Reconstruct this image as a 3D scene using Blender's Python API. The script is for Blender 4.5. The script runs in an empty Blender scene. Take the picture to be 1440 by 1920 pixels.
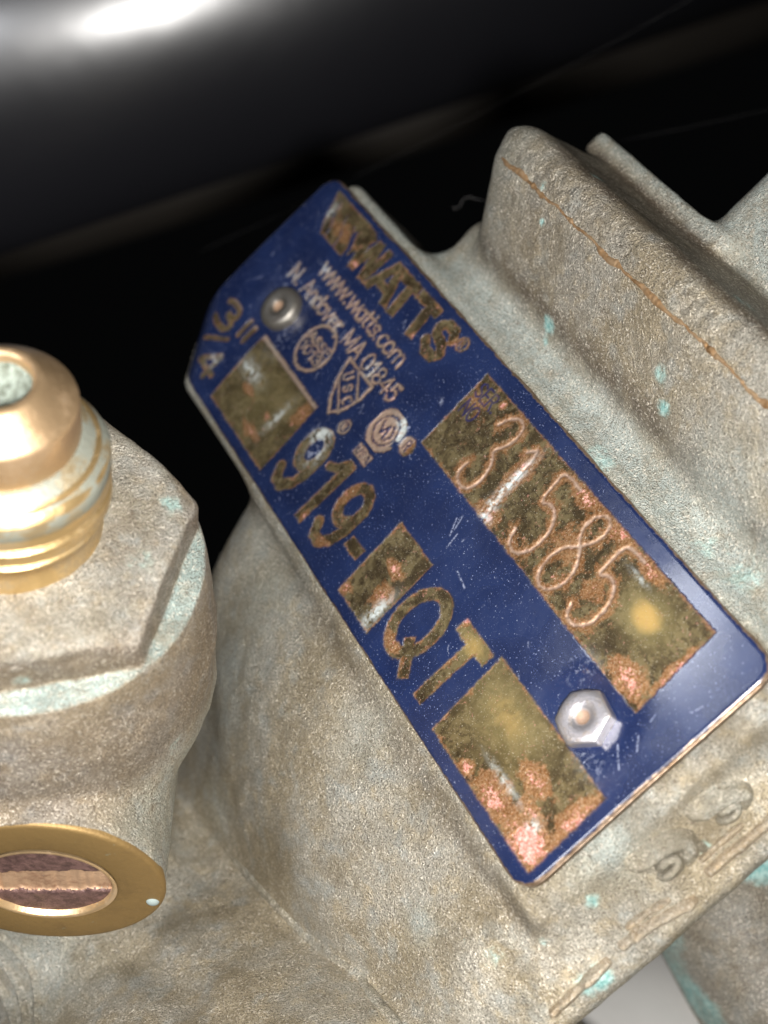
import bpy, math, random
import numpy as np
from mathutils import Matrix, Vector

random.seed(7); rng = np.random.default_rng(7)
S = bpy.context.scene
MM = 0.001                                   # everything below is measured in millimetres

# ------------------------------------------------------------------ camera
A = math.radians(40)                         # the lens looks 50 degrees down
R = np.array([[1, 0, 0], [0, math.cos(A), -math.sin(A)], [0, math.sin(A), math.cos(A)]])
CAM = np.array([-5.5, -63.002, 77.676])      # mm, about 10 cm from the name plate
cd = bpy.data.cameras.new("camera"); cam = bpy.data.objects.new("camera", cd)
S.collection.objects.link(cam)
M = Matrix([list(R[0]), list(R[1]), list(R[2])]).to_4x4(); M.translation = Vector(CAM * MM)
cam.matrix_world = M
cd.sensor_fit = 'VERTICAL'; cd.sensor_height = 24; cd.lens = 37.5
cd.clip_start = 0.005; cd.clip_end = 20
cd.dof.use_dof = True; cd.dof.focus_distance = 0.0975; cd.dof.aperture_fstop = 26
S.camera = cam

# ------------------------------------------------------------------ light
W = bpy.data.worlds.new("World"); S.world = W; W.use_nodes = True
W.node_tree.nodes['Background'].inputs[0].default_value = (0.9, 0.95, 1.0, 1)
W.node_tree.nodes['Background'].inputs[1].default_value = 0.0015
S.view_settings.view_transform = 'Standard'; S.view_settings.look = 'None'
S.view_settings.exposure = 0; S.view_settings.gamma = 1

def lamp(name, loc, target, power, size, col=(1, 1, 1)):
    l = bpy.data.lights.new(name, 'AREA'); l.shape = 'DISK'; l.size = size * MM; l.energy = power; l.color = col
    o = bpy.data.objects.new(name, l); S.collection.objects.link(o)
    o.location = Vector(loc) * MM
    o.rotation_euler = (Vector(target) - Vector(loc)).to_track_quat('-Z', 'Y').to_euler()
    return o
def camrel(x, y, z):                         # a spot given beside the lens (right, up, back)
    return CAM + R @ np.array([x, y, z], float)

lamp("phone_torch", camrel(3, -7, -5), (-8, -6, 0), 0.275, 9, (1, 0.975, 0.94))
lamp("work_light", camrel(-70, 0, 6), (-10, 0, 0), 0.09, 36, (0.95, 0.96, 1.0))
lamp("ceiling_lamp", (-282, 110, 248), (0, 0, 0), 0.09, 40, (0.86, 0.9, 1.0))

# ------------------------------------------------------------------ helpers
XL = np.array([0.43847606, -0.89037762, 0.1223374]); YL = np.array([0.71315169, 0.4275657, 0.5555198])
ZL = np.cross(XL, YL)                        # the plate's own axes: along the words, up the words, off the plate
def mat_of(x, y, z, loc):
    m = Matrix([[x[i], y[i], z[i]] for i in range(3)]).to_4x4(); m.translation = Vector(loc) * MM
    return m
def link(o, parent=None):
    S.collection.objects.link(o)
    if parent is not None: o.parent = parent
    return o
def empty(name, m, label, cat):
    o = link(bpy.data.objects.new(name, None)); o.matrix_world = m
    o['label'] = label; o['category'] = cat; o.empty_display_size = 0.01
    return o
def mesh_obj(name, v, f, mat, parent=None, smooth=True, label=None):
    me = bpy.data.meshes.new(name)
    v = np.asarray(v, dtype=np.float32) * MM
    if isinstance(f, np.ndarray):
        me.vertices.add(len(v)); me.vertices.foreach_set('co', v.ravel())
        k = f.shape[1]
        me.loops.add(f.size); me.loops.foreach_set('vertex_index', f.astype(np.int32).ravel())
        me.polygons.add(len(f)); me.polygons.foreach_set('loop_start', np.arange(0, f.size, k, dtype=np.int32))
        me.polygons.foreach_set('loop_total', np.full(len(f), k, dtype=np.int32))
        me.update(calc_edges=True); me.validate()
    else:
        me.from_pydata([tuple(p) for p in v.tolist()], [], f)
    me.polygons.foreach_set('use_smooth', [smooth] * len(me.polygons))
    me.materials.append(mat)
    o = link(bpy.data.objects.new(name, me), parent)
    if label: o['label'] = label
    return o
def col_attr(o, name, arr):
    a = o.data.color_attributes.new(name, 'FLOAT_COLOR', 'POINT')
    a.data.foreach_set('color', np.asarray(arr, dtype=np.float32).ravel())

def hash3(i, j, k, seed=0):
    h = (i * 374761393 + j * 668265263 + k * 1274126177 + seed * 362437) & 0xffffffff
    h = ((h ^ (h >> 13)) * 1274126177) & 0xffffffff
    return ((h ^ (h >> 16)) & 0xffff) / 65535.0
def vnoise(x, y, z, s, seed=0):              # smooth value noise, -1..1
    x, y, z = x * s, y * s, z * s
    i, j, k = [np.floor(a).astype(np.int64) for a in (x, y, z)]
    u, v, w = x - i, y - j, z - k
    u, v, w = [a * a * (3 - 2 * a) for a in (u, v, w)]
    r = 0
    for a in (0, 1):
        for b in (0, 1):
            for c in (0, 1):
                r = r + hash3(i + a, j + b, k + c, seed) * (u if a else 1 - u) * (v if b else 1 - v) * (w if c else 1 - w)
    return r * 2 - 1

# ------------------------------------------------------------------ materials
class NT:
    def __init__(s, name):
        s.m = bpy.data.materials.new(name); s.m.use_nodes = True
        s.t = s.m.node_tree; s.b = s.t.nodes['Principled BSDF']
        s.tc = s.n('ShaderNodeTexCoord')
        s.mp = s.n('ShaderNodeVectorMath', operation='SCALE'); s.mp.inputs[3].default_value = 1000
        s.l(s.tc.outputs['Object'], s.mp.inputs[0]); s.co = s.mp.outputs[0]
    def n(s, k, **kw):
        x = s.t.nodes.new(k)
        for a, b in kw.items(): setattr(x, a, b)
        return x
    def l(s, a, b): s.t.links.new(a, b)
    def put(s, v, sock):
        if isinstance(v, bpy.types.NodeSocket): s.l(v, sock)
        elif isinstance(v, tuple) and len(v) == 3: sock.default_value = (*v, 1)
        else: sock.default_value = v
    def noise(s, scale, detail=3, rough=0.55, dist=0, vec=None):
        x = s.n('ShaderNodeTexNoise'); s.l(vec or s.co, x.inputs['Vector'])
        x.inputs['Scale'].default_value = scale; x.inputs['Detail'].default_value = detail
        x.inputs['Roughness'].default_value = rough; x.inputs['Distortion'].default_value = dist
        return x.outputs[0]
    def vor(s, scale, feature='F1', rand=1):
        x = s.n('ShaderNodeTexVoronoi', feature=feature); s.l(s.co, x.inputs['Vector'])
        x.inputs['Scale'].default_value = scale; x.inputs['Randomness'].default_value = rand
        return x.outputs['Distance']
    def math(s, op, a, b=0.0, c=None, clamp=False):
        x = s.n('ShaderNodeMath', operation=op, use_clamp=clamp); s.put(a, x.inputs[0]); s.put(b, x.inputs[1])
        if c is not None: s.put(c, x.inputs[2])
        return x.outputs[0]
    def step(s, v, lo, hi, a=0.0, b=1.0):
        x = s.n('ShaderNodeMapRange', interpolation_type='SMOOTHSTEP'); s.put(v, x.inputs[0])
        for i, q in enumerate((lo, hi, a, b)): x.inputs[i + 1].default_value = q
        return x.outputs[0]
    def mix(s, f, a, b):
        x = s.n('ShaderNodeMix', data_type='RGBA'); s.put(f, x.inputs[0]); s.put(a, x.inputs[6]); s.put(b, x.inputs[7])
        return x.outputs[2]
    def fmix(s, f, a, b):
        x = s.n('ShaderNodeMix', data_type='FLOAT'); s.put(f, x.inputs[0]); s.put(a, x.inputs[2]); s.put(b, x.inputs[3])
        return x.outputs[0]
    def attr(s, name):
        x = s.n('ShaderNodeAttribute', attribute_name=name); y = s.n('ShaderNodeSeparateColor'); s.l(x.outputs['Color'], y.inputs[0])
        return y.outputs[0], y.outputs[1], y.outputs[2], x.outputs['Alpha']
    def bump(s, h, dist, strength=1.0, prev=None):
        x = s.n('ShaderNodeBump'); s.put(h, x.inputs['Height']); x.inputs['Distance'].default_value = dist * MM
        s.put(strength, x.inputs['Strength'])
        if prev is not None: s.l(prev, x.inputs['Normal'])
        return x.outputs[0]
    def out(s, color=None, rough=None, metal=None, normal=None, coat=None, coat_rough=None, spec=None):
        for k, v in (('Base Color', color), ('Roughness', rough), ('Metallic', metal), ('Normal', normal),
                     ('Coat Weight', coat), ('Coat Roughness', coat_rough), ('Specular IOR Level', spec)):
            if v is not None: s.put(v, s.b.inputs[k])
        return s.m

def cast_material(name, tone=(1, 1, 1), peel=True, oxide=(0.30, 0.335, 0.31)):
    """sand-cast bronze: tan-brown skin, grey oxide, grit; attribute 'wear_and_light' = (grey-green patina, brown with painted shade, cyan, orange peel)"""
    N = NT(name); pat, brn_shade, cy, pl = N.attr('wear_and_light')
    a = N.noise(0.16, 4, 0.6); b = N.noise(0.75, 4, 0.6); g = N.noise(5.5, 3, 0.7); g2 = N.noise(11, 2, 0.6)
    t = lambda c: tuple(x * y for x, y in zip(c, tone))
    c = N.mix(N.step(a, 0.38, 0.62), t((0.305, 0.245, 0.165)), t((0.365, 0.33, 0.28)))
    c = N.mix(N.step(b, 0.48, 0.72), c, t((0.42, 0.34, 0.235)))
    c = N.mix(N.step(N.noise(0.5, 3, 0.6, vec=None), 0.52, 0.7, 0, 0.5), c, t((0.36, 0.37, 0.36)))
    c = N.mix(N.math('MULTIPLY', brn_shade, N.step(N.noise(0.9, 4, 0.65), 0.3, 0.6, 0.4, 1)), c, t((0.13, 0.098, 0.07)))
    pf = N.math('MULTIPLY', pat, N.step(N.noise(0.6, 5, 0.7), 0.25, 0.55, 0.35, 1.0))
    c = N.mix(pf, c, oxide)
    c = N.mix(N.step(g, 0.54, 0.66, 0, 0.75), c, (0.62, 0.56, 0.47))
    c = N.mix(N.step(g2, 0.49, 0.36, 0, 0.85), c, t((0.075, 0.056, 0.04)))
    cf = N.step(N.math('ADD', N.math('MULTIPLY', cy, 0.62), N.math('MULTIPLY', N.noise(1.5, 5, 0.75), 0.72)), 0.62, 0.92)
    cf = N.math('MULTIPLY', cf, N.step(cy, 0.02, 0.2), clamp=True)
    c = N.mix(N.math('MULTIPLY', cf, 0.8), c, N.mix(N.step(N.noise(3, 3), 0.4, 0.6), (0.15, 0.38, 0.37), (0.36, 0.55, 0.52)))
    sp = N.step(N.noise(1.1, 6, 0.8), 0.70, 0.76, 0, 0.45)
    c = N.mix(sp, c, (0.28, 0.46, 0.43))
    big = N.step(N.noise(0.28, 5, 0.7, 0.8), 0.49, 0.66, 0, 0.42); c = N.mix(big, c, t((0.20, 0.155, 0.10)))
    pits = N.step(N.vor(0.9), 0.16, 0.05, 0, 0.6); c = N.mix(pits, c, t((0.12, 0.09, 0.06)))
    rgh = N.fmix(N.step(g, 0.45, 0.65), 0.52, 0.32)
    met = N.fmix(N.math('ADD', pf, cf, clamp=True), 0.52, 0.2)
    h = N.math('ADD', N.math('MULTIPLY', N.noise(2.4, 3, 0.6), 0.35), N.math('MULTIPLY', g, 0.9))
    h = N.math('ADD', h, N.math('MULTIPLY', g2, 0.5))
    nb = N.bump(h, 0.22, N.step(N.noise(0.2, 4, 0.7), 0.35, 0.62, 0.55, 1.0))
    if peel:
        v = N.vor(1.15, 'SMOOTH_F1'); w = N.noise(1.5, 2, 0.5, 0.5)
        nb = N.bump(N.math('SUBTRACT', w, N.math('MULTIPLY', v, 0.8)), 0.5, N.math('MULTIPLY', pl, 0.75), nb)
    return N.out(c, rgh, met, nb)

def brass_material(name, base, dull, amount, rough=0.24, grain=0.5, dull_metal=0.45, metal=1.0):
    N = NT(name)
    a = N.noise(0.35, 5, 0.65); b = N.noise(3.0, 4, 0.7)
    f = N.step(N.math('ADD', N.math('MULTIPLY', a, 0.75), N.math('MULTIPLY', b, 0.25)), 0.62 - 0.3 * amount, 0.78 - 0.3 * amount)
    c = N.mix(f, base, dull)
    c = N.mix(N.step(N.noise(1.3, 5, 0.75), 0.66, 0.72, 0, 0.6), c, (0.35, 0.55, 0.5))
    nb = N.bump(b, 0.06, grain)
    return N.out(c, N.fmix(f, rough, 0.55), N.fmix(f, metal, dull_metal), nb)

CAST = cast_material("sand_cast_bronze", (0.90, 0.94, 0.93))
CAST_COCK = cast_material("weathered_test_cock_bronze", (0.98, 0.98, 0.98), True, (0.27, 0.335, 0.31))

def plate_material():
    N = NT("blue_enamelled_brass")
    msk, hand, pink, white = N.attr('art'); scr, ink, blot_glint, edge = N.attr('wear_and_light')
    n1 = N.noise(0.55, 5, 0.65, 0.6); n2 = N.noise(2.3, 5, 0.7); n3 = N.noise(7, 3, 0.7); n4 = N.noise(0.22, 3, 0.6)
    brass = N.mix(N.step(n1, 0.38, 0.62), (0.066, 0.047, 0.022), (0.205, 0.16, 0.078))
    brass = N.mix(N.step(n2, 0.48, 0.60, 0, 0.75), brass, (0.045, 0.030, 0.015))
    brass = N.mix(N.math('MULTIPLY', blot_glint, 0.9), brass, N.mix(N.step(n2, 0.4, 0.6), (0.30, 0.24, 0.10), (0.40, 0.33, 0.14)))
    brass = N.mix(N.step(N.math('ADD', blot_glint, N.math('MULTIPLY', n1, 0.4)), 0.68, 1.12, 0, 0.9), brass, (0.62, 0.40, 0.13))  # lamp reflection painted gold into the bare brass
    pk = N.math('ADD', N.math('MULTIPLY', pink, 0.55), N.math('MULTIPLY', N.noise(1.3, 5, 0.75), 0.85))
    rust = N.step(pk, 0.54, 0.68)
    brass = N.mix(N.math('MULTIPLY', rust, 0.8), brass, N.mix(N.step(n3, 0.4, 0.6), (0.21, 0.085, 0.025), (0.36, 0.20, 0.10)))
    pkn = N.math('ADD', N.math('MULTIPLY', pink, 0.40), N.math('MULTIPLY', N.noise(2.4, 5, 0.85), 1.0))
    pf = N.step(pkn, 0.82, 0.90)
    brass = N.mix(N.math('MULTIPLY', pf, 0.9), brass, N.mix(N.step(n3, 0.42, 0.6), (0.30, 0.11, 0.08), (0.52, 0.27, 0.24)))
    fl = N.step(N.noise(2.6, 4, 0.85), 0.62, 0.68, 0, 0.85); brass = N.mix(fl, brass, (0.60, 0.30, 0.24))
    brass = N.mix(N.step(N.noise(10, 2, 0.5), 0.64, 0.70, 0, 0.6), brass, (0.62, 0.56, 0.42))
    brass = N.mix(N.math('MULTIPLY', hand, 0.85), brass, (0.48, 0.36, 0.29))
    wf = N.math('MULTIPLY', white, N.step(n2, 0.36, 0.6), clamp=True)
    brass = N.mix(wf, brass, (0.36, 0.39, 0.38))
    brass = N.mix(ink, brass, (0.03, 0.03, 0.12))
    blue = N.mix(N.step(n4, 0.35, 0.65), (0.0056, 0.0105, 0.038), (0.0085, 0.016, 0.054))
    dust_glare = N.math('MAXIMUM', N.step(N.vor(2.6), 0.11, 0.05, 0, 0.8), N.step(N.noise(8.5, 3, 0.75), 0.635, 0.71, 0, 0.8))
    dust_glare = N.math('MULTIPLY', dust_glare, N.step(N.noise(0.3, 2), 0.3, 0.6, 0.35, 1))
    dust_glare = N.math('MAXIMUM', dust_glare, N.math('MULTIPLY', scr, N.step(n3, 0.42, 0.56)), clamp=True)
    dust_glare = N.math('MAXIMUM', dust_glare, N.math('MULTIPLY', white, N.step(n2, 0.52, 0.66, 0, 0.5)))  # pale smears, including glare painted near the far screw
    blue = N.mix(N.math('MULTIPLY', dust_glare, 0.8), blue, (0.34, 0.37, 0.48))
    c = N.mix(msk, blue, brass)
    c = N.mix(edge, c, N.mix(N.step(n2, 0.35, 0.65), (0.14, 0.09, 0.052), (0.26, 0.19, 0.135)))
    em = N.math('MAXIMUM', msk, edge)
    met = N.fmix(em, 0.0, N.fmix(N.math('MAXIMUM', pf, wf, clamp=True), 0.72, 0.1))
    rgh = N.fmix(em, N.fmix(dust_glare, 0.22, 0.6), N.fmix(N.math('MAXIMUM', rust, wf), 0.34, 0.55))
    h = N.math('ADD', N.math('MULTIPLY', n2, 0.5), N.math('MULTIPLY', n3, 0.3))
    nb = N.bump(h, 0.06, N.fmix(em, 0.16, 0.8))
    nb = N.bump(N.noise(0.3, 2), 0.3, 0.12, nb)
    return N.out(c, rgh, met, nb, N.fmix(em, 0.5, 0.0), 0.10)
PLATE = plate_material()

# ------------------------------------------------------------------ implicit castings
def smin(a, b, k):
    h = np.clip(0.5 + 0.5 * (b - a) / k, 0, 1)
    return b + (a - b) * h - k * h * (1 - h)
def smax(a, b, k): return -smin(-a, -b, k)
def sbox(x, y, z, c, h, r):
    qx, qy, qz = np.abs(x - c[0]) - h[0] + r, np.abs(y - c[1]) - h[1] + r, np.abs(z - c[2]) - h[2] + r
    return np.sqrt(np.maximum(qx, 0)**2 + np.maximum(qy, 0)**2 + np.maximum(qz, 0)**2) + np.minimum(np.maximum(qx, np.maximum(qy, qz)), 0) - r
def spoly(px, py, P):                        # signed distance to a 2D polygon
    d = np.full(px.shape, 1e9, dtype=px.dtype); s = np.ones(px.shape, dtype=px.dtype); n = len(P)
    for i in range(n):
        (ax, ay), (bx, by) = P[i], P[i - 1]
        ex, ey = bx - ax, by - ay; wx, wy = px - ax, py - ay
        t = np.clip((wx * ex + wy * ey) / (ex * ex + ey * ey), 0, 1)
        d = np.minimum(d, (wx - ex * t)**2 + (wy - ey * t)**2)
        c1, c2, c3 = py >= ay, py < by, ex * wy > ey * wx
        s = np.where((c1 & c2 & c3) | (~c1 & ~c2 & ~c3), -s, s)
    return s * np.sqrt(d)
def capsule(x, y, z, a, b, r0, r1=None):
    r1 = r0 if r1 is None else r1
    a = np.array(a, float); b = np.array(b, float); d = b - a
    t = np.clip(((x - a[0]) * d[0] + (y - a[1]) * d[1] + (z - a[2]) * d[2]) / (d @ d), 0, 1)
    return np.sqrt((x - a[0] - d[0] * t)**2 + (y - a[1] - d[1] * t)**2 + (z - a[2] - d[2] * t)**2) - (r0 + (r1 - r0) * t)

def surface(F, o, h):                        # naive surface nets on a sampled field
    ins = F < 0
    c = [ins[i:ins.shape[0] - 1 + i, j:ins.shape[1] - 1 + j, k:ins.shape[2] - 1 + k] for i in (0, 1) for j in (0, 1) for k in (0, 1)]
    cnt = sum(q.astype(np.int8) for q in c); act = (cnt > 0) & (cnt < 8)
    I = np.argwhere(act); idx = np.full(act.shape, -1, dtype=np.int64); idx[act] = np.arange(len(I))
    val = {(i, j, k): F[I[:, 0] + i, I[:, 1] + j, I[:, 2] + k] for i in (0, 1) for j in (0, 1) for k in (0, 1)}
    P = np.zeros((len(I), 3)); n = np.zeros(len(I))
    for a in val:
        for ax in range(3):
            if a[ax] == 0:
                b = list(a); b[ax] = 1; b = tuple(b)
                va, vb = val[a], val[b]; m = (va < 0) != (vb < 0)
                t = np.where(m, va / np.where(m, va - vb, 1), 0)
                q = np.array(a, float)[None, :].repeat(len(I), 0); q[:, ax] = t
                P += q * m[:, None]; n += m
    V = (I + P / n[:, None]) * h + np.array(o)
    faces = []
    for ax in range(3):
        u, v = (ax + 1) % 3, (ax + 2) % 3
        sl0 = [slice(None)] * 3; sl1 = [slice(None)] * 3; sl0[ax] = slice(0, -1); sl1[ax] = slice(1, None)
        a, b = ins[tuple(sl0)], ins[tuple(sl1)]
        E = np.argwhere(a != b); E = E[(E[:, u] > 0) & (E[:, v] > 0) & (E[:, u] < ins.shape[u] - 1) & (E[:, v] < ins.shape[v] - 1)]
        if not len(E): continue
        fl = a[E[:, 0], E[:, 1], E[:, 2]]
        q = []
        for du, dv in ((0, 0), (-1, 0), (-1, -1), (0, -1)):
            t = E.copy(); t[:, u] += du; t[:, v] += dv; q.append(idx[t[:, 0], t[:, 1], t[:, 2]])
        q = np.stack(q, 1); q[~fl] = q[~fl][:, ::-1]; faces.append(q)
    Fc = np.concatenate(faces); Fc = Fc[(Fc >= 0).all(1)]
    return V, Fc
def grid(lo, hi, h):
    ax = [np.arange(a, b, h, dtype=np.float32) for a, b in zip(lo, hi)]
    return np.meshgrid(*ax, indexing='ij', sparse=True)
def vnormals(V, F):
    fn = np.cross(V[F[:, 2]] - V[F[:, 0]], V[F[:, 3]] - V[F[:, 1]]); N = np.zeros_like(V)
    for k in range(4): np.add.at(N, F[:, k], fn)
    return N / np.maximum(np.linalg.norm(N, axis=1), 1e-12)[:, None]
def project(f, V, steps=3):                  # pull vertices onto the true surface
    e = 0.02
    for _ in range(steps):
        x, y, z = V.T
        d = f(x, y, z); g = np.stack([f(x + e, y, z) - f(x - e, y, z), f(x, y + e, z) - f(x, y - e, z), f(x, y, z + e) - f(x, y, z - e)], 1) / (2 * e)
        V = V - g * (np.clip(d, -0.3, 0.3) / np.maximum((g * g).sum(1), 0.05))[:, None]
    return V

#BODY_BEGIN
FL = [(10.6, -14), (10.6, -4.3), (12.6, -4.1), (14.3, -1.2), (18.3, 2.4), (19.7, 3.0), (20.8, -0.8), (21.6, -3), (21.8, -14)]
def f_body(x, y, z):
    # long barrel under the plate, its far end rounded, its near end falling away under the lip
    r = np.sqrt((y + 6.3)**2 + (z + 26.2)**2) - 24.9
    bar = smax(smax(r, -x - 21.5, 6.0), 0.80 * (x - 23.9) + 0.60 * (z + 2.2), 7.0)
    bar = smin(bar, capsule(x, y, z, (-4, -13.5, -20.5), (4.5, -13.2, -20.5), 18.0), 3.0)
    d = smax(bar, 0.75 * (x - 27.5) - 0.66 * (z + 4.5), 1.6)
    # raised pad that carries the plate
    pad = smax(sbox(x, y, z, (-6.4, -0.6, -7.0), (28.4, 10.2, 6.2), 0.9), -0.753 * (x + 36) - 0.66 * (y + 2.6) - 2.2, 0.3)
    d = smin(d, pad, 1.6)
    d = smin(d, sbox(x, y, z, (-3.5, 6.5, -9.5), (21, 9, 7.0), 2.2), 2.5)
    # flange ridge
    fl = smax(spoly(y + 0 * x, z + 0 * x, FL) - 1.6, np.abs(x - 20) - 42.2, 5.0)
    d = smin(d, fl, 1.9)
    # thin plate and neck behind the flange
    d = smin(d, sbox(x, y, z, (-13.0, 23.7, -7.6), (7.6, 0.85, 5.4), 0.3), 0.5)
    nk = sbox(x, y, z, (28, 37.6, -14), (37.0, 14, 11.3), 3.0)
    d = smin(d, nk, 2.0)
    # lower shoulder that the test cock grows out of
    lo = capsule(x, y, z, (24, -43, -21), (-12, -47.5, -30), 26.2, 19.5)
    d = smin(d, lo, 0.45)
    d = smin(d, capsule(x, y, z, (-9.5, -38, -4), (-11.5, -50, -20), 8.0, 11), 4.0)
    d = smin(d, capsule(x, y, z, (-13, -24, -22), (2, -25, -22), 11.5), 4.0)
    d = smax(d, 1.0 - np.minimum(capsule(x, y, z, (2.4, -35.4, -3.6), (7.6, -32.6, -2.4), 0), capsule(x, y, z, (7.6, -32.6, -2.4), (14.5, -29.8, -0.4), 0)), 1.6)
    return d
#BODY_END

def disp(x, y, z):                           # uneven skin of the sand mould
    d = 0.14 * vnoise(x, y, z, 0.09, 7) + 0.07 * vnoise(x, y, z, 0.25, 1) + 0.04 * vnoise(x, y, z, 0.6, 2) + 0.03 * vnoise(x, y, z, 1.3, 3)
    return d * np.where((np.abs(y + 0.55) < 10.6) & (z > -1.6) & (x < 21.5), 0.1, 1)

def build_body(root):
    h = 0.42; o = (-38.0, -64.0, -44.0)
    X, Y, Z = grid(o, (37, 40, 8), h)
    F = f_body(X, Y, Z).astype(np.float32)
    V, Fc = surface(F, o, h); del F
    V = project(f_body, V, 2)
    N = vnormals(V, Fc); x, y, z = V.T
    keep = np.ones(len(V), bool)
    dis = disp(x, y, z)
    V = V + N * dis[:, None]; N = vnormals(V, Fc); x, y, z = V.T
    # wear fields; brown carries painted shade
    def blobs(L):
        r = np.zeros(len(V))
        for bx, by, bz, br, bs in L: r = np.maximum(r, bs * np.exp(-((x - bx)**2 + (y - by)**2 + (z - bz)**2) / (br * br)))
        return r
    ss = lambda v, a, b: np.clip((v - a) / (b - a), 0, 1)
    floor = ss(y, 8.0, 9.5) * (1 - ss(y, 11.2, 12.8)) * ss(z, -5, -3.5)
    pat = np.maximum(floor * 0.95, 0.9 * ss(y, 23.2, 24.2)); pat = np.maximum(pat, 0.8 * ss(-x, 14, 24) * ss(z, -4, 4))
    pat = np.maximum(pat, blobs(PATINA))
    brown = np.maximum(np.exp(-((y - 13.0) / 1.0)**2) * ss(z, -3, -1), 1.25 * ss(y, 20.2, 21.0) * (1 - ss(y, 23.1, 23.5)))  # shade painted brown on the rib's steep wall and back face
    brown = np.maximum(brown, 0.40 * ss(y, 12.5, 14) * (1 - ss(x, -14, 12)))  # light falloff painted as darkening toward the rib's far end
    brown = np.maximum(brown, 0.65 * np.exp(-(np.abs(y + 11.4) / 0.9)**2) * ss(z, -5, -2))  # the plate's shadow line painted along its lower edge
    peel = 0.25 * ss(y, 13, 15) + 0.33 * ss(y, 17.6, 18.6)
    wear_and_light = np.stack([pat, brown, blobs(CYAN), np.clip(peel * (1 - 0.75 * ss(y, 19.6, 20.6)), 0, 1)], 1)
    fy = y[Fc].mean(1); fx = x[Fc].mean(1); fz = z[Fc].mean(1)
    sel = {'valve_body': fy < 12.4, 'flange': (fy >= 12.4) & (fy < 23.3), 'rear_neck': fy >= 23.3}
    lab = {'valve_body': 'wide tan bronze casting under the blue plate', 'flange': 'straight raised bronze rib with a seam', 'rear_neck': 'grey casting beyond the rib'}
    for nm, m in sel.items():
        f = Fc[m]; u, inv = np.unique(f, return_inverse=True)
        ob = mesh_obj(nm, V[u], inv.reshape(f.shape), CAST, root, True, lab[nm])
        col_attr(ob, 'wear_and_light', wear_and_light[u])
        ob.data.normals_split_custom_set_from_vertices(N[u].tolist())
def surf_z(x, y, z0=9.0):
    z = np.full(np.shape(x), z0, float) if np.ndim(x) else z0
    for _ in range(60): z = z - np.clip(f_body(np.asarray(x, float), np.asarray(y, float), np.asarray(z, float)), -1, 1) * 0.7
    return z

CYAN = [(-9.3, 12.5, -0.7, 1.0, 1.0), (-9.3, 11.7, -1.6, 0.6, 0.8), (2.3, 15.1, 2.0, 0.9, 0.9), (3.5, 13.9, 1.0, 0.8, 1), (-12.5, 16.8, 3.3, 0.5, 1), (-13.8, 18.3, 4.4, 0.7, 0.8), (1.1, 9.4, -0.9, 1.2, 0.7), (2.2, 9.2, -0.8, 1.2, 0.75), (11.3, 10.4, -1.6, 1.8, 0.6), (14.1, 10.6, -1.7, 1.8, 0.7), (7.6, 10.0, -1.4, 1, 0.5), (-7.4, -23.8, -6.9, 0.6, 1), (-5.5, -24.3, -7.4, 0.6, 1), (-1.1, -18.7, -3.9, 0.8, 0.7), (3.0, -15.3, -2.6, 0.7, 0.95), (22.4, -7.5, -2.7, 0.7, 0.9), (22.2, -11.2, -3.0, 0.5, 0.8), (20.8, -14.4, -3.1, 1.5, 0.6), (25.1, -10.2, -4.9, 1.0, 1.1), (25.0, -11.1, -4.8, 1.0, 0.9), (23.6, -1.0, -4.3, 0.6, 1), (7.2, -30.5, -1.6, 0.5, 1), (9.7, -33.1, 0.7, 0.6, 0.9), (13.8, -20.9, -5.0, 0.8, 0.5), (-11.7, 21.2, 3.4, 0.9, 0.7), (-11.3, 22.7, 0.9, 0.6, 0.6), (-14.6, 8.6, -0.7, 0.8, 0.6), (-7.8, 22.7, 0.8, 1.0, 0.6), (3.0, 21.8, 2.4, 1.5, 0.7), (4.9, -24.3, -7.4, 0.5, 0.6), (-19.1, 24.8, -1.8, 1, 0.5)]
PATINA = [(15.7, -17.5, -3.3, 1.3, 0.8), (-12.2, -14.6, -2.4, 6, 0.5), (-6.0, -29.5, -7.5, 3, 0.6), (4.5, -12.9, -2.0, 3, 0.35), (21.6, -5.1, -1.0, 2.2, 0.9), (21.7, -4.0, -1.1, 2, 0.8), (10.2, 12.4, -0.9, 4, 0.8), (15.2, 10.8, -1.8, 4, 0.8), (-10.0, -19.7, -4.3, 5, 0.5), (-1.1, -42.3, -0.2, 5, 0.7), (-22.1, 11.1, -2.3, 3, 0.7)]

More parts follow.
